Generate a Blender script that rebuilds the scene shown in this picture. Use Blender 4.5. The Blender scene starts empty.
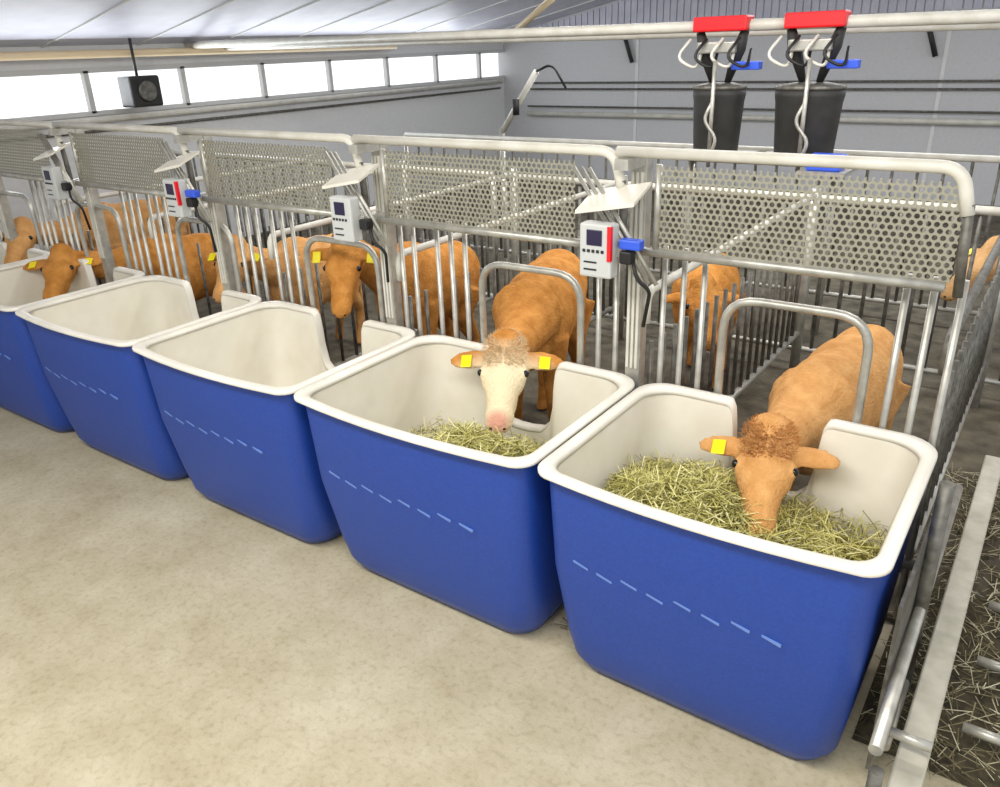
import bpy, bmesh, math, random
from mathutils import Vector, Matrix, noise
random.seed(7)
sc = bpy.context.scene
COL = sc.collection
# ------------------------------------------------------------------ camera
R = ((0.81885506, 0.57305627, -0.03290759), (0.2054516, -0.3461423, -0.91540983), (-0.53597204, 0.74282705, -0.4011757))
cd = bpy.data.cameras.new('camera'); cam = bpy.data.objects.new('camera', cd); COL.objects.link(cam)
cd.sensor_fit = 'HORIZONTAL'; cd.sensor_width = 36.0; cd.lens = 796.4 / 1000 * 36; cd.clip_start = 0.05; cd.clip_end = 200
m = Matrix.Identity(4)
for i in range(3):
    m[i][0] = R[0][i]; m[i][1] = -R[1][i]; m[i][2] = -R[2][i]
m[0][3], m[1][3], m[2][3] = 0, 0, 2.0
cam.matrix_world = m
sc.camera = cam
# ------------------------------------------------------------------ light and exposure
w = bpy.data.worlds.new('world'); sc.world = w; w.use_nodes = True
w.node_tree.nodes['Background'].inputs[0].default_value = (0.93, 0.96, 1.0, 1)
w.node_tree.nodes['Background'].inputs[1].default_value = 1.0
sc.view_settings.view_transform = 'Standard'
sc.view_settings.look = 'None'
sc.view_settings.gamma = 1.0
sc.view_settings.use_curve_mapping = False
sc.view_settings.exposure = 0.22

def area(name, loc, rot, sx, sy, power, color=(1, 1, 1)):
    l = bpy.data.lights.new(name, 'AREA'); l.shape = 'RECTANGLE'; l.size = sx; l.size_y = sy; l.energy = power; l.color = color
    o = bpy.data.objects.new(name, l); COL.objects.link(o); o.location = loc; o.rotation_euler = rot
    return o
area('barn_lamp', (-1.2, 0.2, 3.0), (0.25, 0, 0), 5.0, 0.5, 130, (1, 0.97, 0.9))
area('barn_lamp', (-2.5, 4.2, 2.75), (0, 0, 0), 6.0, 0.4, 95, (1, 0.98, 0.95))
area('barn_lamp', (-2.5, 7.3, 2.75), (0, 0, 0), 6.0, 0.4, 120, (0.95, 0.97, 1))
area('window_daylight', (-7.7, 6.5, 1.75), (0, math.radians(-90), 0), 0.35, 7.0, 60, (0.9, 0.95, 1))

# ------------------------------------------------------------------ materials
def mat(name, col, rough=0.5, metal=0.0, noise_s=0, noise_a=0.0, col2=None, bump=0.0, bscale=60, spec=0.5, coat=0.0):
    M = bpy.data.materials.new(name); M.use_nodes = True
    nt = M.node_tree; b = nt.nodes['Principled BSDF']
    b.inputs['Base Color'].default_value = (*col, 1); b.inputs['Roughness'].default_value = rough; b.inputs['Metallic'].default_value = metal
    b.inputs['Specular IOR Level'].default_value = spec
    if coat: b.inputs['Coat Weight'].default_value = coat
    tc = nt.nodes.new('ShaderNodeTexCoord')
    if noise_s:
        n = nt.nodes.new('ShaderNodeTexNoise'); n.inputs['Scale'].default_value = noise_s; n.inputs['Detail'].default_value = 6
        nt.links.new(tc.outputs['Object'], n.inputs['Vector'])
        r = nt.nodes.new('ShaderNodeValToRGB')
        c2 = col2 or tuple(c * (1 - noise_a) for c in col)
        r.color_ramp.elements[0].position = 0.3; r.color_ramp.elements[1].position = 0.7
        r.color_ramp.elements[0].color = (*c2, 1); r.color_ramp.elements[1].color = (*col, 1)
        nt.links.new(n.outputs['Fac'], r.inputs['Fac']); nt.links.new(r.outputs['Color'], b.inputs['Base Color'])
    if bump:
        n2 = nt.nodes.new('ShaderNodeTexNoise'); n2.inputs['Scale'].default_value = bscale; n2.inputs['Detail'].default_value = 4
        nt.links.new(tc.outputs['Object'], n2.inputs['Vector'])
        bp = nt.nodes.new('ShaderNodeBump'); bp.inputs['Strength'].default_value = bump; bp.inputs['Distance'].default_value = 0.01
        nt.links.new(n2.outputs['Fac'], bp.inputs['Height']); nt.links.new(bp.outputs['Normal'], b.inputs['Normal'])
    return M
def srgb(r, g, b):
    f = lambda v: (v / 255 / 12.92) if v / 255 <= 0.04045 else ((v / 255 + 0.055) / 1.055) ** 2.4
    return (f(r), f(g), f(b))
def emis(name, col, s):
    M = bpy.data.materials.new(name); M.use_nodes = True; nt = M.node_tree; nt.nodes.clear()
    e = nt.nodes.new('ShaderNodeEmission'); o = nt.nodes.new('ShaderNodeOutputMaterial')
    e.inputs[0].default_value = (*col, 1); e.inputs[1].default_value = s; nt.links.new(e.outputs[0], o.inputs[0]); return M

MB = mat('blue_plastic', srgb(32, 70, 158), 0.45, noise_s=90, col2=srgb(28, 62, 146), bump=0.12, bscale=220)
MW = mat('white_plastic', srgb(236, 232, 222), 0.35, noise_s=5, col2=srgb(222, 217, 203))
MWI = mat('white_liner', srgb(238, 234, 222), 0.4, noise_s=6, col2=srgb(226, 220, 203))
MG = mat('galvanised_steel', srgb(196, 194, 184), 0.38, 0.55, noise_s=18, col2=srgb(160, 158, 150))
MGD = mat('dull_steel', srgb(128, 126, 118), 0.5, 0.5, noise_s=25, col2=srgb(84, 81, 74))
MPAINT = mat('white_painted_tube', srgb(220, 218, 208), 0.4, noise_s=9, col2=srgb(200, 196, 182))
MDARK = mat('dark_rubber', srgb(46, 45, 42), 0.6, noise_s=14, col2=srgb(34, 33, 31))
MBLACK = mat('black_plastic', srgb(26, 26, 27), 0.5)
MGREY = mat('grey_enclosure', srgb(196, 198, 196), 0.5)
MRED = mat('red_plastic', srgb(228, 26, 34), 0.35)
MBLUE2 = mat('bright_blue_plastic', srgb(50, 90, 215), 0.4)
MYEL = mat('yellow_ear_tag', srgb(244, 226, 20), 0.4)
MDUSTY = mat('brown_slat', srgb(118, 108, 88), 0.8, noise_s=8, col2=srgb(78, 70, 56), bump=0.3)
MEYE = mat('eye_black', (0.005, 0.004, 0.003), 0.08)
MNOSE = mat('nostril_dark', srgb(60, 34, 30), 0.5)
MSCREEN = mat('dark_screen', srgb(38, 30, 62), .2)
MTEXT = mat('black_lettering', srgb(30, 30, 32), 0.6)
MEMB = mat('pale_blue_moulding', srgb(104, 134, 196), 0.5)
MWIN = emis('window_daylight_glass', (0.96, 0.98, 1.0), 1.25)
MFRAME = mat('window_frame_white', srgb(205, 205, 202), 0.5)

def concrete():
    M = mat('beige_concrete', srgb(205, 195, 168), 0.75, bump=0.15, bscale=120)
    nt = M.node_tree; b = nt.nodes['Principled BSDF']; tc = [n for n in nt.nodes if n.type == 'TEX_COORD'][0]
    n1 = nt.nodes.new('ShaderNodeTexNoise'); n1.inputs['Scale'].default_value = 2.6; n1.inputs['Detail'].default_value = 12; n1.inputs['Roughness'].default_value = 0.75
    n2 = nt.nodes.new('ShaderNodeTexNoise'); n2.inputs['Scale'].default_value = 45; n2.inputs['Detail'].default_value = 5
    nt.links.new(tc.outputs['Object'], n1.inputs['Vector']); nt.links.new(tc.outputs['Object'], n2.inputs['Vector'])
    r1 = nt.nodes.new('ShaderNodeValToRGB'); r1.color_ramp.elements[0].position = 0.33; r1.color_ramp.elements[1].position = 0.72
    r1.color_ramp.elements[0].color = (*srgb(170, 158, 128), 1); r1.color_ramp.elements[1].color = (*srgb(205, 197, 172), 1)
    r2 = nt.nodes.new('ShaderNodeValToRGB'); r2.color_ramp.elements[0].position = 0.3; r2.color_ramp.elements[1].position = 0.5
    r2.color_ramp.elements[0].color = (0.80, 0.78, 0.74, 1); r2.color_ramp.elements[1].color = (1, 1, 1, 1)
    mx = nt.nodes.new('ShaderNodeMix'); mx.data_type = 'RGBA'; mx.blend_type = 'MULTIPLY'; mx.inputs[0].default_value = 0.8
    nt.links.new(n1.outputs['Fac'], r1.inputs['Fac']); nt.links.new(n2.outputs['Fac'], r2.inputs['Fac'])
    nt.links.new(r1.outputs['Color'], mx.inputs[6]); nt.links.new(r2.outputs['Color'], mx.inputs[7]); nt.links.new(mx.outputs[2], b.inputs['Base Color'])
    return M
MFLOOR = concrete()

def perforated(pitch, rad, name):
    """thin galvanised sheet with staggered round holes (object space X/Z)"""
    M = bpy.data.materials.new(name); M.use_nodes = True; nt = M.node_tree; b = nt.nodes['Principled BSDF']
    b.inputs['Base Color'].default_value = (*srgb(158, 155, 138), 1); b.inputs['Metallic'].default_value = 0.4; b.inputs['Roughness'].default_value = 0.45
    out = [n for n in nt.nodes if n.type == 'OUTPUT_MATERIAL'][0]
    tc = nt.nodes.new('ShaderNodeTexCoord'); sp = nt.nodes.new('ShaderNodeSeparateXYZ'); nt.links.new(tc.outputs['Object'], sp.inputs[0])
    def mth(op, a, c=None):
        n = nt.nodes.new('ShaderNodeMath'); n.operation = op
        for i, v in enumerate((a, c)):
            if v is None: continue
            if isinstance(v, (int, float)): n.inputs[i].default_value = v
            else: nt.links.new(v, n.inputs[i])
        return n.outputs[0]
    ph = pitch * 0.866
    zrow = mth('DIVIDE', sp.outputs['Z'], ph); zf = mth('FLOOR', zrow); par = mth('MODULO', mth('ABSOLUTE', zf), 2)
    xs = mth('ADD', mth('DIVIDE', sp.outputs['X'], pitch), mth('MULTIPLY', par, 0.5))
    fx = mth('MULTIPLY', mth('SUBTRACT', mth('FRACT', xs), 0.5), pitch)
    fz = mth('MULTIPLY', mth('SUBTRACT', mth('FRACT', zrow), 0.5), ph)
    d = mth('SQRT', mth('ADD', mth('MULTIPLY', fx, fx), mth('MULTIPLY', fz, fz)))
    hole = mth('LESS_THAN', d, rad)
    tr = nt.nodes.new('ShaderNodeBsdfTransparent'); mx = nt.nodes.new('ShaderNodeMixShader')
    nt.links.new(hole, mx.inputs[0]); nt.links.new(b.outputs[0], mx.inputs[1]); nt.links.new(tr.outputs[0], mx.inputs[2]); nt.links.new(mx.outputs[0], out.inputs[0])
    return M
MPERF = perforated(0.0215, 0.0076, 'perforated_sheet')

def hide_mat(name, base, dark, face=None, muzzle=None, rad=0.3):
    """coat: short hair, streaked; optional paler face around the muzzle point (object space)"""
    M = mat(name, base, 0.85, noise_s=16, col2=dark, bump=0.8, bscale=85, spec=0.15)
    if face:
        nt = M.node_tree; b = nt.nodes['Principled BSDF']; src = b.inputs['Base Color'].links[0].from_socket
        tc = [n for n in nt.nodes if n.type == 'TEX_COORD'][0]
        vm = nt.nodes.new('ShaderNodeVectorMath'); vm.operation = 'DISTANCE'; vm.inputs[1].default_value = muzzle
        nt.links.new(tc.outputs['Object'], vm.inputs[0])
        mr = nt.nodes.new('ShaderNodeMapRange'); mr.inputs[1].default_value = rad; mr.inputs[2].default_value = rad * 1.35
        nt.links.new(vm.outputs['Value'], mr.inputs[0])
        mx = nt.nodes.new('ShaderNodeMix'); mx.data_type = 'RGBA'; mx.inputs[6].default_value = (*face, 1)
        nt.links.new(mr.outputs[0], mx.inputs[0]); nt.links.new(src, mx.inputs[7])
        m2 = nt.nodes.new('ShaderNodeMapRange'); m2.inputs[1].default_value = 0.025; m2.inputs[2].default_value = 0.062
        nt.links.new(vm.outputs['Value'], m2.inputs[0])
        mx2 = nt.nodes.new('ShaderNodeMix'); mx2.data_type = 'RGBA'; mx2.inputs[6].default_value = (*srgb(216, 160, 138), 1)
        nt.links.new(m2.outputs[0], mx2.inputs[0]); nt.links.new(mx.outputs[2], mx2.inputs[7]); nt.links.new(mx2.outputs[2], b.inputs['Base Color'])
    return M

# ------------------------------------------------------------------ mesh helpers
class G:
    """collects geometry for ONE mesh object"""
    def __init__(s): s.bm = bmesh.new()
    def box(s, x0, x1, y0, y1, z0, z1, M=None):
        vs = [s.bm.verts.new(Vector(p)) for p in ((x0, y0, z0), (x1, y0, z0), (x1, y1, z0), (x0, y1, z0), (x0, y0, z1), (x1, y0, z1), (x1, y1, z1), (x0, y1, z1))]
        for f in ((3, 2, 1, 0), (4, 5, 6, 7), (0, 1, 5, 4), (1, 2, 6, 5), (2, 3, 7, 6), (3, 0, 4, 7)): s.bm.faces.new([vs[i] for i in f])
        if M is not None:
            for v in vs: v.co = M @ v.co
        return s
    def tube(s, pts, r, n=10, cap=True, hollow=False, flat=None):
        pts = [Vector(p) for p in pts]; rs = r if isinstance(r, (list, tuple)) else [r] * len(pts)
        rings = []; up = None
        for i, p in enumerate(pts):
            t = (pts[min(i + 1, len(pts) - 1)] - pts[max(i - 1, 0)]).normalized()
            if up is None:
                up = Vector((0, 0, 1)) if abs(t.z) < 0.9 else Vector((1, 0, 0))
            a = up.cross(t).normalized(); up = t.cross(a).normalized()
            rings.append([s.bm.verts.new(p + (a * math.cos(2 * math.pi * k / n) + up * math.sin(2 * math.pi * k / n)) * rs[i]) for k in range(n)])
        for A, B in zip(rings, rings[1:]):
            for k in range(n):
                f = s.bm.faces.new((A[k], A[(k + 1) % n], B[(k + 1) % n], B[k])); f.smooth = True
        if cap:
            s.bm.faces.new(rings[0][::-1]); s.bm.faces.new(rings[-1])
        return s
    def loft(s, loops, cap0=True, cap1=True, smooth=True):
        R = [[s.bm.verts.new(Vector(p)) for p in L] for L in loops]; n = len(R[0])
        for A, B in zip(R, R[1:]):
            for k in range(n):
                f = s.bm.faces.new((A[k], A[(k + 1) % n], B[(k + 1) % n], B[k])); f.smooth = smooth
        if cap0: s.bm.faces.new(R[0][::-1])
        if cap1: s.bm.faces.new(R[-1])
        return s
    def sphere(s, c, r, sc=(1, 1, 1), u=14, v=10):
        M = Matrix.Translation(c) @ Matrix.Diagonal((*[r * k for k in sc], 1))
        d = bmesh.ops.create_uvsphere(s.bm, u_segments=u, v_segments=v, radius=1, matrix=M)
        for vv in d['verts']:
            for f in vv.link_faces: f.smooth = True
        return s
    def ell(s, c, R3, u=16, v=12):
        d = bmesh.ops.create_uvsphere(s.bm, u_segments=u, v_segments=v, radius=1, matrix=Matrix.Translation(c) @ R3.to_4x4())
        for vv in d['verts']:
            for f in vv.link_faces: f.smooth = True
        return s
    def done(s, name, m, parent=None, bevel=0, loc=None):
        me = bpy.data.meshes.new(name)
        bmesh.ops.recalc_face_normals(s.bm, faces=s.bm.faces)
        s.bm.to_mesh(me); s.bm.free()
        o = bpy.data.objects.new(name, me); COL.objects.link(o)
        for mm in (m if isinstance(m, list) else [m]): me.materials.append(mm)
        if parent: o.parent = parent
        if loc: o.location = loc
        if bevel:
            b = o.modifiers.new('bevel', 'BEVEL'); b.width = bevel; b.segments = 2; b.limit_method = 'ANGLE'
        return o
def thing(name, label, cat, loc=(0, 0, 0), group=None):
    o = bpy.data.objects.new(name, None); COL.objects.link(o); o.location = loc; o.empty_display_size = 0.1
    o['label'] = label; o['category'] = cat
    if group: o['group'] = group
    return o
def tag(o, label, cat, group=None, kind=None):
    if kind != 'structure': o['label'] = label; o['category'] = cat
    if group: o['group'] = group
    if kind: o['kind'] = kind
    return o
def struct(o): o['kind'] = 'structure'; return o
def dup(root, loc, label, group=None):
    r = root.copy(); COL.objects.link(r); r.location = loc; r['label'] = label
    if group: r['group'] = group
    for ch in list(root.children):
        c = ch.copy(); COL.objects.link(c); c.parent = r
        for g in list(ch.children):
            d = g.copy(); COL.objects.link(d); d.parent = c
    return r
def bend(pts, rad=0.08, n=5):
    """round the corners of a polyline"""
    pts = [Vector(p) for p in pts]; out = [pts[0]]
    for a, b, c in zip(pts, pts[1:], pts[2:]):
        u = (a - b).normalized(); v = (c - b).normalized(); r = min(rad, (a - b).length * .45, (c - b).length * .45)
        p0 = b + u * r; p1 = b + v * r
        for i in range(n + 1):
            t = i / n; out.append((1 - t) ** 2 * p0 + 2 * t * (1 - t) * b + t * t * p1)
    out.append(pts[-1]); return out

# ------------------------------------------------------------------ the room
XL, YW = -7.9, 11.37        # window wall, far wall
struct(G().box(-8, 4, -3, 11.47, -0.1, 0).done('floor', MFLOOR))
def panelwall(name, col, dark, seam, width):
    M = mat(name, col, 0.6, noise_s=3, col2=dark)
    return M
MWALL = mat('grey_wall_panel', srgb(205, 205, 206), 0.6, noise_s=30, col2=srgb(198, 198, 199), bump=0.05, bscale=300)
MWALL2 = mat('pale_wall_panel', srgb(226, 226, 224), 0.6, noise_s=20, col2=srgb(220, 220, 218))
MROOF = mat('white_roof_sheet', srgb(206, 206, 218), 0.5, noise_s=4, col2=srgb(190, 190, 204))
struct(G().box(XL - .1, 4, YW, YW + .1, 0, 5).done('wall_back', MWALL))
struct(G().box(XL - .1, XL, -3, YW, 0, 1.52).done('wall_left', MWALL2))
struct(G().box(XL - .1, XL, -3, YW, 1.90, 2.2).done('wall_left', MWALL2))
for i, x in enumerate((-5.54, -1.55, 2.43)):
    struct(G().box(x - .022, x + .022, YW - .012, YW, 0, 2.35).done('trim_%d' % (i + 1), MWALL2))
# window strip
g = G(); g.box(XL - .06, XL - .04, 2.0, YW - .15, 1.53, 1.90)
win = struct(g.done('window_1', MWIN))
g = G()
g.box(XL - .02, XL + .03, 2, YW, 1.50, 1.54).box(XL - .02, XL + .03, 2, YW, 1.88, 1.93)
y = 2.3
while y < YW:
    g.box(XL - .03, XL + .03, y - .025, y + .025, 1.52, 1.90); y += 1.05
struct(g.done('window_frame', MFRAME, win))
# roof
s = 0.2
def roofz(x): return 2.12 + (x - XL) * s
g = G()
v = [(XL - .3, -3, roofz(XL - .3)), (4, -3, roofz(4)), (4, YW, roofz(4)), (XL - .3, YW, roofz(XL - .3))]
g.loft([v, [(a, b, c + .08) for a, b, c in v]], smooth=False)
struct(g.done('ceiling', MROOF))
y = -2.6; k = 0
while y < YW:
    gg = G()
    v = [(XL, y, roofz(XL) - .012), (3.9, y, roofz(3.9) - .012), (3.9, y + .02, roofz(3.9) - .012), (XL, y + .02, roofz(XL) - .012)]
    gg.loft([v, [(a, b, c + .016) for a, b, c in v]], smooth=False); k += 1
    struct(gg.done('trim_%d' % (k + 3), MFRAME)); y += 0.95
# corrugated strip on the far wall above the panels
g = G(); x = XL + .05
while x < 2.5:
    g.box(x, x + .085, YW - .02, YW - .005, 2.2, min(2.9, roofz(x) - .02) if roofz(x) - .02 > 2.25 else 2.26); x += 0.1
struct(g.done('trim_30', MROOF))
MPEN = mat('pen_floor', srgb(104, 97, 80), 0.9, noise_s=9, col2=srgb(58, 51, 40), bump=0.5, bscale=40)
struct(G().box(-7.85, 3.0, 2.72, 11.3, 0.0, 0.03).done('floor_pen', MPEN))

# ------------------------------------------------------------------ feed bins
BW, PITCH, BX0 = 0.98, 1.07, -0.665
NX = .0
NOTCH = [(.30, 9), (.19, 9), (.172, .795), (.160, .77), (.152, .70), (.148, .62), (.13, .53), (.09, .49), (.03, .48), (-.03, .48), (-.09, .49), (-.13, .53), (-.148, .62), (-.152, .70), (-.160, .77), (-.172, .795), (-.19, 9), (-.30, 9)]
def rrect(cx, y0, y1, hw, rf, rb, z, bulge=0.0, n=7):
    P = []
    def arc(ax, ay, r, a0, a1):
        for i in range(n): 
            a = math.radians(a0 + (a1 - a0) * i / (n - 1)); P.append((ax + r * math.cos(a), ay + r * math.sin(a), z))
    arc(cx - hw + rf, y0 + rf, rf, 180, 270)
    for i in range(1, 8):
        t = i / 8; x = cx - hw + rf + (2 * hw - 2 * rf) * t
        P.append((x, y0 - bulge * 4 * t * (1 - t), z))
    arc(cx + hw - rf, y0 + rf, rf, 270, 360)
    arc(cx + hw - rb, y1 - rb, rb, 0, 90)
    for u, lim in NOTCH:
        P.append((cx + NX + u, y1, min(z, lim + (z - .8))))
    arc(cx - hw + rb, y1 - rb, rb, 90, 180)
    return P
def make_bin():
    r = thing('feed_bin', 'x', 'feed bin', (0, 0, 0), 'blue feed bins in the row')
    g = G()
    L = [rrect(0, 1.97, 2.42, .37, .10, .09, .004), rrect(0, 1.89, 2.46, .43, .10, .1, .02), rrect(0, 1.862, 2.48, .456, .1, .1, .075, .004), rrect(0, 1.845, 2.5, .47, .09, .1, .18, .008),
         rrect(0, 1.805, 2.54, .488, .075, .1, .45, .02), rrect(0, 1.785, 2.565, .494, .07, .1, .785, .03), rrect(0, 1.785, 2.567, .494, .07, .1, .80, .03)]
    g.loft(L, True, False); g.done('shell', MB, r)
    g = G()
    ro = lambda z, d: rrect(0, 1.757 + d, 2.59 - d, .521 - d, .075, .11, z, .03)
    g.loft([ro(.801, .006), ro(.805, .0), ro(.815, .0), ro(.821, .005), ro(.821, .032), ro(.815, .040), ro(.799, .046), ro(.801, .006)], False, False)
    g.done('rim', MW, r)
    g = G()
    L = [rrect(0, 1.80, 2.545, .479, .07, .1, .80, .03), rrect(0, 1.83, 2.53, .462, .09, .1, .5, .02), rrect(0, 1.90, 2.50, .425, .12, .12, .3), rrect(0, 1.97, 2.46, .37, .14, .14, .24)]
    g.loft(L, False, True); g.done('liner', MWI, r)
    # moulded dashes on the front
    for i in range(8):
        x = -0.38 + i * 0.088; z = .515 - (.012 if i % 2 else 0)
        y = 1.785 + (.79 - z) / .34 * .02 - .022 * (1 - (x / .46) ** 2)
        g = G(); g.loft([[(x, y, z), (x + .055, y - .002, z - .012), (x + .055, y - .002, z - .005), (x, y, z + .007)], [(x, y + .008, z), (x + .055, y + .008, z - .012), (x + .055, y + .008, z - .005), (x, y + .008, z + .007)]], smooth=False)
        g.done('moulded_mark', MEMB, r)
    return r
def hay(cx, seed, hx, hy, sx, sy, amp, z0, n, name='hay'):
    """loose heap: gaussian mound at (hx, hy) in the bin"""
    rnd = random.Random(seed); g = G(); bm = g.bm
    def H(x, y):
        e = math.exp(-(((x - hx) / sx) ** 2 + ((y - hy) / sy) ** 2))
        return z0 + amp * e + (.05 * noise.noise(Vector((x * 4 + seed, y * 4, 0))) + .05 * noise.noise(Vector((x * 11, y * 11, seed)))) * min(1, .35 + e) + .03
    nx, ny = 30, 24; grid = []
    for j in range(ny + 1):
        row = []
        for i in range(nx + 1):
            u = i / nx * 2 - 1; v = j / ny; x = u * .42; y = 1.86 + v * .63
            e = min(1, (1 - abs(u)) * 6) * min(1, v * 8) * min(1, (1 - v) * 8)
            row.append(bm.verts.new((x, y, max(.22, H(x, y) - .04 - (1 - e) * .05))))
        grid.append(row)
    for j in range(ny):
        for i in range(nx):
            f = bm.faces.new((grid[j][i], grid[j][i + 1], grid[j + 1][i + 1], grid[j + 1][i])); f.material_index = rnd.choice((0, 1)); f.smooth = True
    k = 0
    while k < n:
        x = rnd.uniform(-.43, .43); y = 1.84 + rnd.uniform(0, .65); z = H(x, y) - .02 + rnd.uniform(-.01, .03)
        if z < .26 or rnd.random() > .12 + math.exp(-(((x - hx) / sx) ** 2 + ((y - hy) / sy) ** 2)) * 1.2: 
            k += .15; continue
        k += 1
        a = rnd.uniform(0, 6.283); l = rnd.uniform(.025, .08); wd = rnd.uniform(.0008, .0019); tilt = rnd.gauss(0, .4)
        d = Vector((math.cos(a), math.sin(a), tilt)).normalized(); side = Vector((-math.sin(a), math.cos(a), rnd.uniform(-.6, .6))).normalized() * wd
        c = Vector((x, y, z)); bow = Vector((0, 0, rnd.uniform(.0, .02)))
        p = [c - d * l, c + bow, c + d * l]
        lim = lambda z: .44 if z > .5 else (.42 if z > .4 else .385); ylo = lambda z: 1.835 if z > .48 else (1.87 if z > .38 else 1.93)
        p = [Vector((max(-lim(q.z), min(lim(q.z), q.x)), max(ylo(q.z), min(2.48, q.y)), q.z)) for q in p]
        vs = [bm.verts.new(q + side) for q in p] + [bm.verts.new(q - side) for q in p[::-1]]
        f1 = bm.faces.new((vs[0], vs[1], vs[4], vs[5])); f2 = bm.faces.new((vs[1], vs[2], vs[3], vs[4]))
        mi = rnd.choice((0, 1, 2, 2, 3)); f1.material_index = mi; f2.material_index = mi
    return g.done(name, MHAY, None, loc=(cx, 0, 0))
MHAY = [mat('hay_dark', srgb(112, 106, 50), 0.9), mat('hay_olive', srgb(152, 146, 72), 0.9), mat('hay_straw', srgb(196, 190, 112), 0.8), mat('hay_pale', srgb(224, 218, 160), 0.8)]
binproto = make_bin()
blabels = ['large blue feed bin nearest the camera, white rim, calf head reaching deep into its hay',
           'blue feed bin second from the right, white rim, pale-faced calf looking over its back edge',
           'blue feed bin third from the right, white rim, beside the pale-faced calf bin',
           'blue feed bin fourth from the right, its left corner at the photo edge',
           'blue feed bin at the far left, mostly cut off by the photo edge',
           'blue feed bin at the far end of the row, just its back corner in view']
hlab = ['loose green hay heaped in the nearest blue feed bin, under the lowered calf head',
        'loose hay in the feed bin below the pale calf face',
        'thin layer of hay in the third feed bin from the right',
        'hay in the fourth feed bin from the right', 'hay in the feed bin at the left photo edge', 'hay in the last feed bin at the far end']
BC = [(-.67, .965), (-1.725, 1.035), (-2.80, 1.01), (-3.86, 1.01), (-4.92, 1.01), (-5.98, 1.01)]
for i in range(6):
    cx, sx = BC[i]
    b = binproto if i == 0 else dup(binproto, (cx, 0, 0), blabels[i])
    b.location = (cx, 0, 0); b.scale = (sx, 1, 1); b['label'] = blabels[i]
    h = hay(cx, 3 + i, *[(-.15, 2.11, .36, .33, .125, .49, 8500), (.14, 2.02, .32, .28, .22, .43, 5200), (.24, 1.95, .17, .15, .40, .25, 1800), (.2, 1.95, .2, .15, .25, .2, 500), (0, 2.1, .3, .2, .2, .24, 400), (0, 2.1, .3, .2, .2, .24, 200)][i])
    tag(h, hlab[i], 'hay', 'hay in the feed bins', 'stuff')
# steel plinth between bins
for i in range(6):
    x = (BC[i][0] + BC[i - 1][0]) / 2
    if i == 0: continue
    g = G(); g.box(x - .02, x + .02, 2.2, 2.66, 0.0, .62)
    o = g.done('bin_support', MGD, bevel=.004)
    tag(o, ['', 'dark steel support upright in the gap right of the pale-faced calf bin', 'dark steel support upright in the gap between second and third bins from the right', 'dark steel support upright between the third and fourth bins from the right', 'dark steel support upright left of the fourth bin from the right', 'dark steel support upright between the two farthest feed bins'][i], 'support', 'bin supports')

# ------------------------------------------------------------------ feeding gates: one per bin
YF = 2.52
def make_gate(x0, x1, label, bx, first=False):
    """x0..x1 : post to post"""
    r = thing('feeding_gate', label, 'gate', (x0, YF, 0), 'feeding gates above the bins')
    W = x1 - x0
    # frame: top tube with rounded right end running down to the lower panel rail
    pts = bend([(0.0, 0, 1.655), (W - .01, 0, 1.655), (W + .02, 0, 1.53)], .08, 6)
    G().tube(pts, .0185, 12).done('top_rail', MPAINT, r)
    G().tube([(W + .02, 0, 1.56), (W + .035, 0, 1.30)], .014, 10).done('end_tube', MGD, r)
    pr = W + .01 if first else W - .165
    o = G().box(.165, pr, -.002, .002, 1.34, 1.615).done('perforated_panel', MPERF, r)
    G().tube([(.10, 0, 1.325), (W + .0, 0, 1.325)], .016, 10).done('panel_rail', MG, r)
    G().tube([(.155, .0, 1.62), (.155, .0, 1.33)], .012, 8).done('panel_edge', MG, r)
    for k in range(3): G().tube([(-.15 + k * .03, -.035, 1.60), (.12 + k * .03, -.035, 1.22)], .0075, 6).done('diagonal_brace', MG, r)
    # upright with ribbed face
    g = G(); g.box(.015, .075, .075, .13, .0, 1.63)
    g.done('post', MG, r, bevel=.004)
    for k in range(3): G().box(.022 + k * .018, .032 + k * .018, .067, .075, .85, 1.58).done('rib', MPAINT, r)
    for zz in (1.325, 1.62): G().box(.02, .07, -.06, .08, zz - .018, zz + .018).done('bracket', MG, r)
    # stanchion bars, arched head opening
    cxm = bx - x0
    for xx in (cxm - .47, cxm - .395, cxm - .32, cxm + .32, cxm + .395, cxm + .47):
        G().tube([(xx, .10, .80 if abs(xx - cxm) < .3 else .10), (xx, .10, 1.325)], .011, 8).done('bar', MG, r)
    a = [(cxm - .2, .1, .35), (cxm - .24, .1, .75), (cxm - .24, .1, 1.17), (cxm + .24, .1, 1.17), (cxm + .24, .1, .75), (cxm + .2, .1, .35)]
    G().tube(bend(a, .12, 6), .015, 10).done('head_hoop', MG, r)
    G().tube([(cxm - .5, .10, .33), (cxm + .5, .10, .33)], .02, 8).done('lower_rail', MG, r)
    return r
posts = [-.24, -1.29, -2.53, -3.75, -4.97, -6.19, -7.4]
gl = ['galvanised feeding gate with large perforated panel above the nearest blue bin',
      'galvanised feeding gate with perforated panel above the pale-faced calf',
      'feeding gate with perforated panel behind the third bin from the right',
      'feeding gate with perforated panel behind the fourth bin from the right',
      'feeding gate with perforated panel at the left photo edge',
      'feeding gate farthest left, only its end in view']
for i in range(6):
    make_gate(posts[i + 1], posts[i], gl[i], BC[i][0], i == 0)

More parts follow.
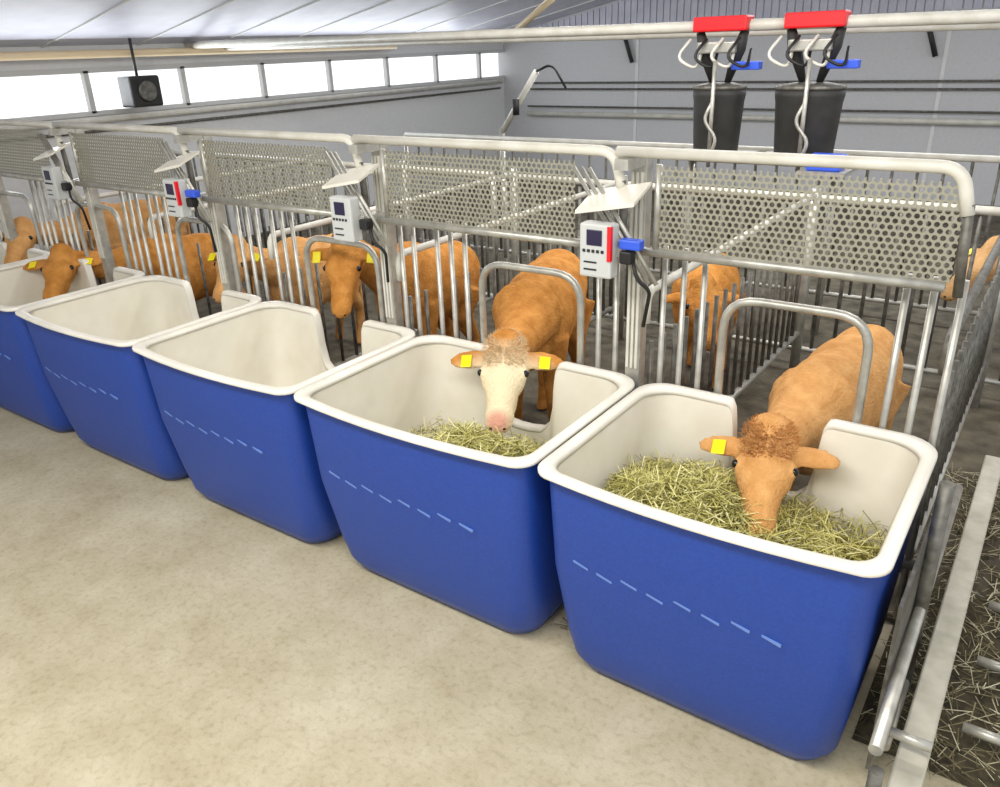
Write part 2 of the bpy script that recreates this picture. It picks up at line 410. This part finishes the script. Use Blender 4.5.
# control boxes on the posts
def control_box(x, label, lit=True):
    r = thing('control_box', label, 'control box', (x, YF, 0), 'grey electronics boxes on the gate posts')
    G().box(-.09, .035, -.10, -.04, 1.235, 1.425).done('housing', MGREY, r, bevel=.008)
    G().box(-.06, .0, -.104, -.1, 1.35, 1.405).done('screen', MSCREEN, r, bevel=.002)
    if lit: G().box(.022, .036, -.106, -.09, 1.30, 1.42).done('red_edge_strip', MRED, r)
    for k in range(5): G().box(-.075 + k * .018, -.065 + k * .018, -.1035, -.1, 1.325, 1.335).done('indicator', MTEXT, r)
    for k in range(2): G().box(-.07, -.02, -.1035, -.1, 1.262 + k * .026, 1.267 + k * .026).done('printed_line', MTEXT, r)
    if lit: G().box(.05, .13, -.075, -.035, 1.34, 1.375).done('blue_connector', MBLUE2, r, bevel=.006)
    G().box(.055, .10, -.08, -.035, 1.29, 1.335).done('plug', MBLACK, r, bevel=.006)
    # sloped cover plate above
    g = G(); v = [(-.09, -.13, 1.46), (.13, -.13, 1.50), (.13, .0, 1.55), (-.09, .0, 1.51)]
    g.loft([v, [(a, b, c + .012) for a, b, c in v]], smooth=False); g.done('cover_plate', MW, r)
    pts = bend([(.10, -.06, 1.30), (.12, -.07, 1.24), (.16, -.04, 1.2), (.12, .0, 1.05)], .05, 6)
    G().tube(pts, .007, 8).done('cable', MBLACK, r)
    return r
cl = ['grey electronics box with pale cover plate between the two right-hand perforated panels',
      'grey electronics box on the gate post left of the pale-faced calf panel',
      'grey electronics box on the gate post behind the third bin',
      'grey electronics box on the farthest left gate post']
for k in range(1, 5): control_box(posts[k], cl[k - 1], k in (1, 3))

# side partitions running back into the pen
def partition(x, label, y1=4.88, yo=0.0, top=None):
    r = thing('pen_partition', label, 'partition', (x, YF + .1 + yo, 0), 'tubular partitions between the calf stalls')
    L = y1 - YF - .1
    for z, nm in ((1.14, 'top_tube'), (.93, 'middle_tube')):
        G().tube(bend([(0, .02, z - .12 if z > 1 else z), (0, .02, z), (0, L, z)], .1, 5), .017, 12 if top is None else 10).done(nm, (MPAINT if top is None else top) if z > 1 else MG, r)
    G().tube([(0, 0, .3), (0, L, .3)], .018, 8).done('bottom_tube', MG, r)
    n = int(L / .11)
    for k in range(n):
        yy = .08 + k * (L - .1) / (n - 1)
        G().tube([(0, yy, .3), (0, yy, .93)], .010, 6).done('bar', MGD, r)
    G().tube([(0, L, 0), (0, L, 1.18)], .03, 10).done('post', MG, r)
    return r
pl = ['dull steel stall partition running back from the post right of the nearest bin',
      'white tubular stall partition running back between the two nearest stalls',
      'white tubular stall partition running back left of the pale-faced calf',
      'white tubular stall partition running back behind the third bin',
      'white tubular stall partition running back behind the fourth bin',
      'white tubular stall partition at the far left']
PX = [-.21, -1.215, -2.45, -3.33, -4.39, -5.45]
for k in range(6): partition(PX[k], pl[k], top=MGD if k == 0 else None)

# rear pen fences (vertical bars)
def bar_fence(x0, x1, y, h, step, label, m=MG):
    r = thing('pen_fence', label, 'fence', (x0, y, 0), 'vertical bar fences across the back of the pens')
    W = x1 - x0
    G().tube([(0, 0, h), (W, 0, h)], .024, 10).done('top_tube', MPAINT, r)
    G().tube([(0, 0, .15), (W, 0, .15)], .018, 8).done('bottom_tube', m, r)
    for xx in (0, W): G().tube([(xx, 0, 0), (xx, 0, h)], .024, 8).done('end_post', MG, r)
    n = int(W / step)
    for k in range(n + 1):
        G().tube([(k * W / n, 0, .15), (k * W / n, 0, h)], .012, 6).done('bar', MGD, r)
    return r
bar_fence(-3.5, .8, 5.0, 1.1, .13, 'vertical bar fence behind the two nearest stalls')
bar_fence(-7.7, -3.6, 5.0, 1.1, .13, 'vertical bar fence behind the left stalls')
bar_fence(-5.6, 1.2, 6.3, 1.2, .16, 'far vertical bar fence below the dark barrels')

# ------------------------------------------------------------------ right-hand station frame, gutter beam, straw
r = thing('station_frame', 'galvanised steel frame standing right of the nearest blue bin', 'frame', (0, 0, 0))
G().box(-.075, .0, 1.62, 3.8, .16, .25).done('side_beam', mat('bright_beam', srgb(200, 196, 180), .5, .3, noise_s=12, col2=srgb(170, 166, 150)), r, bevel=.006)
G().box(-.148, -.138, 1.95, 2.75, .04, .62).done('side_plate', MGD, r)
G().tube([(-.115, 1.70, .36), (-.125, 3.2, .36)], .017, 10).done('rail', MG, r)
G().tube([(-.10, 1.66, .02), (-.10, 1.66, .34), ], .018, 10).done('leg', MGD, r)
G().tube([(-.12, 2.35, .02), (-.12, 2.35, .8)], .022, 10).done('leg', MGD, r)
G().tube([(-.10, 1.85, .30), (.0, 1.85, .30)], .014, 10).done('crossbar', MG, r)
G().tube([(-.12, 2.0, .10), (-.12, 2.3, .10)], .02, 10).done('crossbar', MG, r)
for k in range(5):
    G().tube([(.06, 1.85 + k * .33, .12), (.2, 1.85 + k * .33, .12)], .016, 10).done('roller', MG, r)
def straw_patch(name, x0, x1, y0, y1, n, seed, label, z=.01, dens=.5):
    rnd = random.Random(seed); g = G(); bm = g.bm
    for k in range(n):
        x = rnd.uniform(x0, x1); y = y0 + (y1 - y0) * rnd.random() ** .8; a = rnd.uniform(0, 6.283); l = rnd.uniform(.015, .06); wd = rnd.uniform(.0008, .002)
        d = Vector((math.cos(a), math.sin(a), rnd.uniform(-.05, .2))) * l; sd = Vector((-math.sin(a), math.cos(a), 0)) * wd; c = Vector((x, y, z + rnd.uniform(0, .02)))
        vs = [bm.verts.new(q) for q in (c - d + sd, c + d + sd, c + d - sd, c - d - sd)]
        f = bm.faces.new(vs); f.material_index = rnd.choice((0, 0, 1, 2, 3))
    return tag(g.done(name, MSTRAW), label, 'straw', None, 'stuff')
MSTRAW = [mat('straw_brown', srgb(104, 94, 66), .9), mat('straw_dull', srgb(140, 130, 96), .9), mat('straw_grey', srgb(172, 164, 132), .9), mat('straw_light', srgb(206, 200, 170), .9)]
MDIRT = mat('dark_litter', srgb(84, 76, 54), .95, noise_s=26, col2=srgb(42, 37, 26), bump=.8, bscale=60)
g = G(); nx, ny = 30, 40; rows = []
for j in range(ny + 1):
    row = []
    for i in range(nx + 1):
        x = -.21 + i / nx * .95; y = 2.08 + j / ny * 2.1
        e = min(1, i / nx * 10, (1 - i / nx) * 10, j / ny * 6, (1 - j / ny) * 10)
        row.append(g.bm.verts.new((x, y, .002 + e * (.025 + .03 * abs(noise.noise(Vector((x * 9, y * 9, 3))))))))
    rows.append(row)
for j in range(ny):
    for i in range(nx):
        g.bm.faces.new((rows[j][i], rows[j][i + 1], rows[j + 1][i + 1], rows[j + 1][i])).smooth = True
tag(g.done('dirty_litter', MDIRT), 'dark trampled litter on the floor right of the nearest bin', 'litter', None, 'stuff')
straw_patch('straw', -.2, .7, 2.0, 4.0, 2600, 5, 'loose straw scattered on the floor right of the nearest bin', .035)
for k in range(1, 5):
    x = (BC[k][0] + BC[k - 1][0]) / 2
    straw_patch('straw', x - .05, x + .05, 2.0, 2.5, 160, 10 + k, 'straw dropped in the gap under bins, gap number %s from the right' % ['one', 'two', 'three', 'four'][k - 1], .004)

# ------------------------------------------------------------------ calves
def frame_from(d, upv=Vector((0, 0, 1))):
    d = d.normalized(); s_ = d.cross(upv).normalized(); u = s_.cross(d).normalized()
    return d, s_, u
def calf(label, poll, muz, withers, rump, coat, face=None, legs=True, tags=True, tagside=(1, -1), ear=1.0, facer=.26, hw=1.15, fur=0):
    P, Mz, Wt, Rp = map(Vector, (poll, muz, withers, rump))
    o0 = P.copy()
    hd, hs, hu = frame_from(Mz - P, (Wt - P) * -1 if False else Vector((0, 0, 1)))
    # hu : forehead side
    if abs(hd.z) > .85:
        hu = -(Wt - P); hu = (hu - hd * hu.dot(hd)).normalized(); hs = hd.cross(hu).normalized()
    L = (Mz - P).length
    g = G()
    def E(c, a, b, cc, rx=None):
        b = b * hw; cc = cc * (1 + (hw - 1) * .5)
        R3 = Matrix((hd * a, hs * b, hu * cc)).transposed()
        g.ell(c - o0, R3)
    E(P + hd * L * .14 - hu * .035, .115, .082, .085)            # cranium
    E(P + hd * L * .34 - hu * .02, .12, .078, .066)               # brow, eye sockets
    E(P + hd * L * .56 - hu * .025, .13, .055, .055)              # nasal bridge
    E(P + hd * L * .86 - hu * .028, .085, .05, .046)              # muzzle
    E(P + hd * L * .97 - hu * .03, .042, .047, .038)              # nose pad
    E(P + hd * L * .50 - hu * .082, .15, .05, .045)               # jaw
    E(P + hd * L * .85 - hu * .075, .06, .034, .022)              # chin
    E(P + hd * L * .26 - hu * .08, .09, .06, .05)                # cheek
    E(P + hd * .0 + hu * .035, .06, .045, .035)
    E(P - hd * .03 + hu * .02, .06, .06, .05)                     # poll tuft
    for sd in (1, -1):
        E(P + hd * L * .33 + hs * sd * .066 * hw + hu * .004, .032, .02, .022)
    # neck
    A = P - hu * .05 - hd * .02
    N = 7
    pts = []; rr = []
    for i in range(N):
        t = i / (N - 1); q = A.lerp(Wt, t); q.z += -.03 * math.sin(math.pi * t); pts.append(q - o0); rr.append(.078 + .085 * t * t + .015 * t)
    g.tube(pts, rr, 14)
    back = (Rp - Wt); bl = back.length; bd = back.normalized(); sdv = bd.cross(Vector((0, 0, 1))).normalized(); uu = sdv.cross(bd)
    def EB(c, a, b, cc): g.ell(c - o0, Matrix((bd * a, sdv * b, uu * cc)).transposed(), 18, 14)
    EB(Wt + bd * .08 + uu * -.02, .22, .15, .20)
    EB(Wt + bd * bl * .30 + uu * -.09, .30, .18, .24)
    EB(Wt + bd * bl * .55 + uu * -.08, .32, .195, .23)
    EB(Wt + bd * bl * .85 + uu * -.06, .22, .165, .20)
    EB(Rp - bd * .02 + uu * -.03, .12, .13, .15)
    EB(Wt + bd * .0 + uu * -.17, .14, .11, .13)
    if legs:
        for fr, base in ((1, Wt + bd * .10), (0, Rp - bd * .06)):
            for sd in (1, -1):
                c = base + sdv * sd * .10
                if fr: pl_ = [(c.x, c.y, c.z * .82), (c.x, c.y, c.z * .62), (c.x + bd.x * -.01, c.y + bd.y * -.01, c.z * .38), (c.x, c.y, c.z * .18), (c.x, c.y, .04)]; ra = [.085, .06, .038, .026, .034]
                else:
                    k = bd
                    pl_ = [(c.x, c.y, c.z * .84), (c.x - k.x * .06, c.y - k.y * .06, c.z * .64), (c.x + k.x * .05, c.y + k.y * .05, c.z * .42), (c.x + k.x * .02, c.y + k.y * .02, c.z * .2), (c.x, c.y, .04)]; ra = [.11, .075, .042, .028, .035]
                g.tube([Vector(q) - o0 for q in pl_], ra, 10)
        tl = [Rp + bd * .08 + uu * .06, Rp + bd * .14 - uu * .05, Rp + bd * .13 - uu * .3, Rp + bd * .12 - uu * .45]
        g.tube([q - o0 for q in tl], [.028, .02, .016, .028], 8)
    # ears
    eps = []
    for sd in (1, -1):
        e0 = P + hd * L * .08 + hs * sd * .06 - hu * .02
        dr = (hs * sd * 1.0 - hd * .05 + Vector((0, 0, -.12))).normalized()
        Rr = Matrix((dr * .082 * ear, hd * .040 * ear, dr.cross(hd).normalized() * .018)).transposed()
        g.ell(e0 + dr * .07 * ear - o0, Rr)
        eps.append((e0, dr, sd))
    mloc = (Mz - o0)
    coatm = hide_mat('calf_coat', coat[0], coat[1], face, mloc, facer)
    o = g.done('calf', coatm, None, loc=o0)
    md = o.modifiers.new('remesh', 'REMESH'); md.mode = 'VOXEL'; md.voxel_size = .011; md.use_smooth_shade = True
    sm = o.modifiers.new('smooth', 'SMOOTH'); sm.iterations = 5; sm.factor = .6
    tag(o, label, 'calf')
    if fur:
        rnd = random.Random(fur); g = G()
        for k in range(1500):
            a = rnd.uniform(0, 6.283); e = rnd.random() ** .6
            # spread over the crown and forehead, lying back from a whorl
            lon = hd * (L * .06 + e * math.cos(a) * .105); lat = hs * (e * math.sin(a) * .075 * hw)
            h_ = math.sqrt(max(0, 1 - min(1, e) ** 2)) * .052 + .018
            c = P + lon + lat + hu * (h_ - .005) - o0
            dirv = (lat.normalized() * .6 + hd * (math.cos(a) * .7) + hu * rnd.uniform(.15, .7) + Vector((rnd.gauss(0, .3), rnd.gauss(0, .3), rnd.gauss(0, .2)))).normalized()
            l = rnd.uniform(.010, .022); sd_ = dirv.cross(hu + Vector((.01, .02, 0))).normalized() * .0012
            vs = [g.bm.verts.new(q) for q in (c - sd_, c + sd_, c + dirv * l * .6 + hu * .002 + sd_ * .7, c + dirv * l, c + dirv * l * .6 + hu * .002 - sd_ * .7)]
            f = g.bm.faces.new(vs); f.material_index = rnd.choice((0, 0, 1))
        fo = g.done('forehead_hair', [coatm, mat('hair_tip', tuple(c_ * .8 for c_ in coat[1]), .9)] if not face else [mat('pale_hair', tuple(c_ * .9 for c_ in face), .9), mat('hair_tip', tuple((a_ + b_) / 2 for a_, b_ in zip(face, coat[0])), .9)], o)
        fo['kind'] = 'stuff'
    # eyes, nostrils
    for sd in (1, -1):
        c = P + hd * L * .345 + hs * sd * .0745 * hw + hu * .008 - o0
        G().sphere(c, .016, u=12, v=8).done('eye', MEYE, o)
        c = P + hd * (L * .985 + .022) + hs * sd * .024 - hu * .018 - o0
        G().sphere(c, .0095, (1, 1, .8), u=10, v=6).done('nostril', MNOSE, o)
    for e0, dr, sd in eps:
        if sd not in tagside or not tags: continue
        c = e0 + dr * .085 * ear - o0 + hd * .022 + hu * .022
        a = dr.cross(hu).normalized()
        M4 = Matrix.Translation(c) @ Matrix((dr, a, hu)).transposed().to_4x4()
        gg = G(); gg.box(-.022, .022, -.03, .03, -.003, .003, M4)
        t_ = gg.done('ear_tag', MYEL, o, bevel=.004)
        t_['label'] = 'yellow plastic ear tag'
    return o
TAN = (srgb(222, 170, 110), srgb(198, 142, 82)); ORG = (srgb(212, 150, 78), srgb(178, 116, 50)); PALE = (srgb(226, 184, 132), srgb(208, 158, 104)); BRN = (srgb(188, 116, 60), srgb(150, 86, 40))
calf('tan calf with head lowered into the nearest feed bin, eating hay', (-.655, 2.43, .765), (-.585, 2.13, .605), (-.66, 3.02, .66), (-.60, 3.72, .68), TAN, None, tagside=(1,), ear=1.15, hw=1.2, fur=4)
calf('orange calf with a pale cream face looking over the second bin from the right', (-1.765, 2.50, .85), (-1.64, 2.25, .66), (-2.02, 3.05, .82), (-2.2, 3.66, .86), ORG, srgb(238, 220, 184), tagside=(1, -1), ear=1.2, facer=.27, hw=1.2, fur=5)
calf('orange calf standing with its head behind the perforated panel of the third stall', (-2.98, 2.82, 1.08), (-2.9, 2.66, .80), (-2.98, 3.2, .84), (-2.96, 3.72, .80), ORG, None)
calf('tan calf behind the fourth stall, seen through the perforated panel', (-4.12, 3.0, .90), (-4.0, 2.74, .70), (-4.1, 3.35, .72), (-4.12, 3.9, .70), TAN, None)
calf('calf with two yellow ear tags facing the camera at the far left', (-5.25, 2.50, .84), (-5.02, 2.26, .68), (-5.05, 3.02, .72), (-4.98, 3.6, .68), ORG, None, ear=1.3)
calf('tan calf at the extreme left edge of the photo', (-6.25, 2.75, .88), (-6.0, 2.5, .72), (-6.3, 3.3, .78), (-6.3, 4.0, .78), TAN, None, tags=False)
calf('orange calf looking out from the back of the stall left of the nearest one', (-1.46, 3.85, .80), (-1.32, 3.62, .62), (-1.62, 4.25, .66), (-1.72, 4.72, .66), ORG, None, tags=False)
calf('pale tan calf in the rear pen at the right photo edge', (-.30, 5.4, .80), (-.50, 5.2, .58), (.25, 5.6, .78), (.9, 5.75, .78), PALE, None, tagside=(1,))
# ------------------------------------------------------------------ overhead tubes and the two hanging milk units
def long_tube(name, pts, rr, m, label, cat='pipe', grp=None):
    return tag(G().tube(pts, rr, 12).done(name, m), label, cat, grp)
long_tube('overhead_pipe', [(-7.8, 5.5, 2.10), (2.0, 5.5, 2.035)], .035, MPAINT, 'thick white overhead pipe carrying the two dark barrels')
long_tube('overhead_pipe', [(-7.8, 5.9, 2.06), (1.5, 5.9, 1.99)], .022, MPAINT, 'thinner white overhead pipe just below the thick one')
long_tube('overhead_pipe', [(-7.7, 2.6, 2.05), (-7.7, 8.6, 2.025)], .036, mat('cream_pipe', srgb(222, 200, 160), .45), 'cream pipe running along the top of the window strip')
for z, rr_, mm, lb in ((.975, .036, MPAINT, 'lower white pipe along the grey back wall'), (1.085, .013, MGD, 'dark grey pipe along the grey back wall above the lower white pipe'), (1.34, .014, MGD, 'thin dark conduit along the grey back wall, upper'), (1.43, .014, MGD, 'thin dark conduit along the grey back wall, topmost')):
    long_tube('wall_pipe', [(-7.4, YW - .07, z), (3.2, YW - .07, z)], rr_, mm, lb, 'pipe', 'pipes along the back wall')
long_tube('sill_pipe', [(-7.83, 2.6, 1.46), (-7.83, 11.2, 1.46)], .03, MPAINT, 'white pipe running along the wall just under the window strip')
long_tube('sill_conduit', [(-7.86, 2.6, 1.36), (-7.86, 11.2, 1.36)], .014, MGD, 'thin dark conduit on the window wall below the white sill pipe', 'conduit')
long_tube('roof_strut', [(-4.75, 7.0, 2.09), (-4.05, 7.0, 2.52)], .03, mat('cream_strut', srgb(222, 204, 168), .45), 'cream diagonal roof strut above the window corner', 'strut')
for x, lb in ((-5.65, 'dark slanted bracket on the back wall near the window corner'), (-1.7, 'dark slanted bracket on the back wall right of the barrels')):
    tag(G().tube([(x - .12, YW - .05, 2.15), (x + .05, YW - .05, 1.7)], .03, 8).done('wall_bracket', MDARK), lb, 'bracket', 'brackets on the back wall')

def milk_unit(x, w, label):
    r = thing('milk_unit', label, 'milk unit', (x, 5.5, 0), 'hanging milk units with dark barrels')
    ra = w
    prof = [(ra * .86, 1.27), (ra * .9, 1.29), (ra, 1.60), (ra * 1.04, 1.64), (ra * 1.04, 1.68)]
    ring = lambda q, z: [(q * math.cos(a * math.pi / 14), .75 * q * math.sin(a * math.pi / 14), z) for a in range(28)]
    g = G(); g.loft([ring(q, z) for q, z in prof]); g.done('barrel', MDARK, r)
    g = G(); g.loft([ring(q, z) for q, z in ((ra * 1.06, 1.68), (ra * 1.06, 1.70), (ra * .5, 1.72))]); g.done('lid', MGD, r)
    G().box(-.18, .18, -.09, .05, 2.03, 2.12).done('top_bar', MRED, r, bevel=.012)
    for sx in (-1, 1):
        G().tube([(sx * .15, -.02, 2.03), (sx * .12, -.02, 1.93), (sx * .05, .0, 1.72)], [.028, .045, .022], 8).done('hanger', MDARK, r)
    G().box(-.14, .12, -.1, .0, 1.90, 1.97).done('valve_block', MG, r, bevel=.01)
    G().box(.11, .29, -.12, -.04, 1.80, 1.85).done('blue_clip', MBLUE2, r, bevel=.006)
    for k in range(4):
        a = -.18 + k * .11
        G().tube(bend([(a, -.1, 1.99), (a - .07, -.17, 1.88), (a + .08, -.17, 1.80), (a + .06, -.05, 1.92)], .08, 6), .010, 8).done('hose', MBLACK if k % 2 else MPAINT, r)
    G().tube([(.03, -.19, 1.2), (.03, -.19, 1.86)], .014, 8).done('steel_pipe', MG, r)
    G().tube(bend([(.03, -.18, 1.62), (-.02, -.2, 1.5), (.08, -.2, 1.38), (.03, -.19, 1.26)], .05, 6), .012, 8).done('coiled_hose', MG, r)
    G().box(-.29, .24, -.19, .2, 1.235, 1.27).done('shelf', MG, r, bevel=.003)
    return r
milk_unit(-2.07, .17, 'left hanging milk unit with red top bar and dark tapered barrel')
milk_unit(-1.48, .205, 'right hanging milk unit with red top bar, dark barrel and blue box beneath')
tag(G().box(-1.36, -1.16, 5.14, 5.30, 1.236, 1.325).done('blue_box', MBLUE2, bevel=.01), 'flat blue box under the right hanging milk unit', 'box')
G_ = thing('milk_unit_stand', 'galvanised stand carrying the two milk units', 'stand', (0, 0, 0))
for x in (-2.3, -1.3):
    G().tube([(x, 5.66, 0), (x, 5.66, 1.235)], .028, 8).done('post', MG, G_)
G().tube([(-2.3, 5.66, 1.205), (-1.3, 5.66, 1.205)], .025, 8).done('shelf_rail', MG, G_)
G().box(-1.40, -1.12, 5.10, 5.72, 1.213, 1.235).done('tray', MG, G_)

# lamp housing hanging before the windows
r = thing('fan_heater', 'black and grey fan heater hanging before the windows at upper left', 'heater', (-7.6, 4.75, 0))
G().box(-.1, .12, -.16, .16, 1.56, 1.84).done('housing', MDARK, r, bevel=.02)
G().tube([(.125, 0, 1.7), (.15, 0, 1.7)], [.1, .085], 18).done('fan_grille', MGD, r)
G().tube([(0, 0, 1.84), (0, 0, 2.17)], .014, 8).done('hanger', MDARK, r)
# jointed mast near the window corner
r = thing('jointed_mast', 'slanted steel arm with clamps near the corner of the window wall', 'mast', (-4.9, 7.0, 0))
G().tube([(.0, 0, 0), (.0, 0, 1.22)], .03, 10).done('post', MG, r)
G().tube([(.0, 0, 1.18), (.42, 0, 1.75)], .03, 10).done('arm', MPAINT, r)
G().tube([(.2, -.04, 1.35), (.2, -.04, 1.5)], .035, 10).done('clamp', MDARK, r)
G().tube(bend([(.42, 0, 1.75), (.6, 0, 1.82), (.75, 0, 1.6)], .1, 5), .012, 8).done('hose', MBLACK, r)
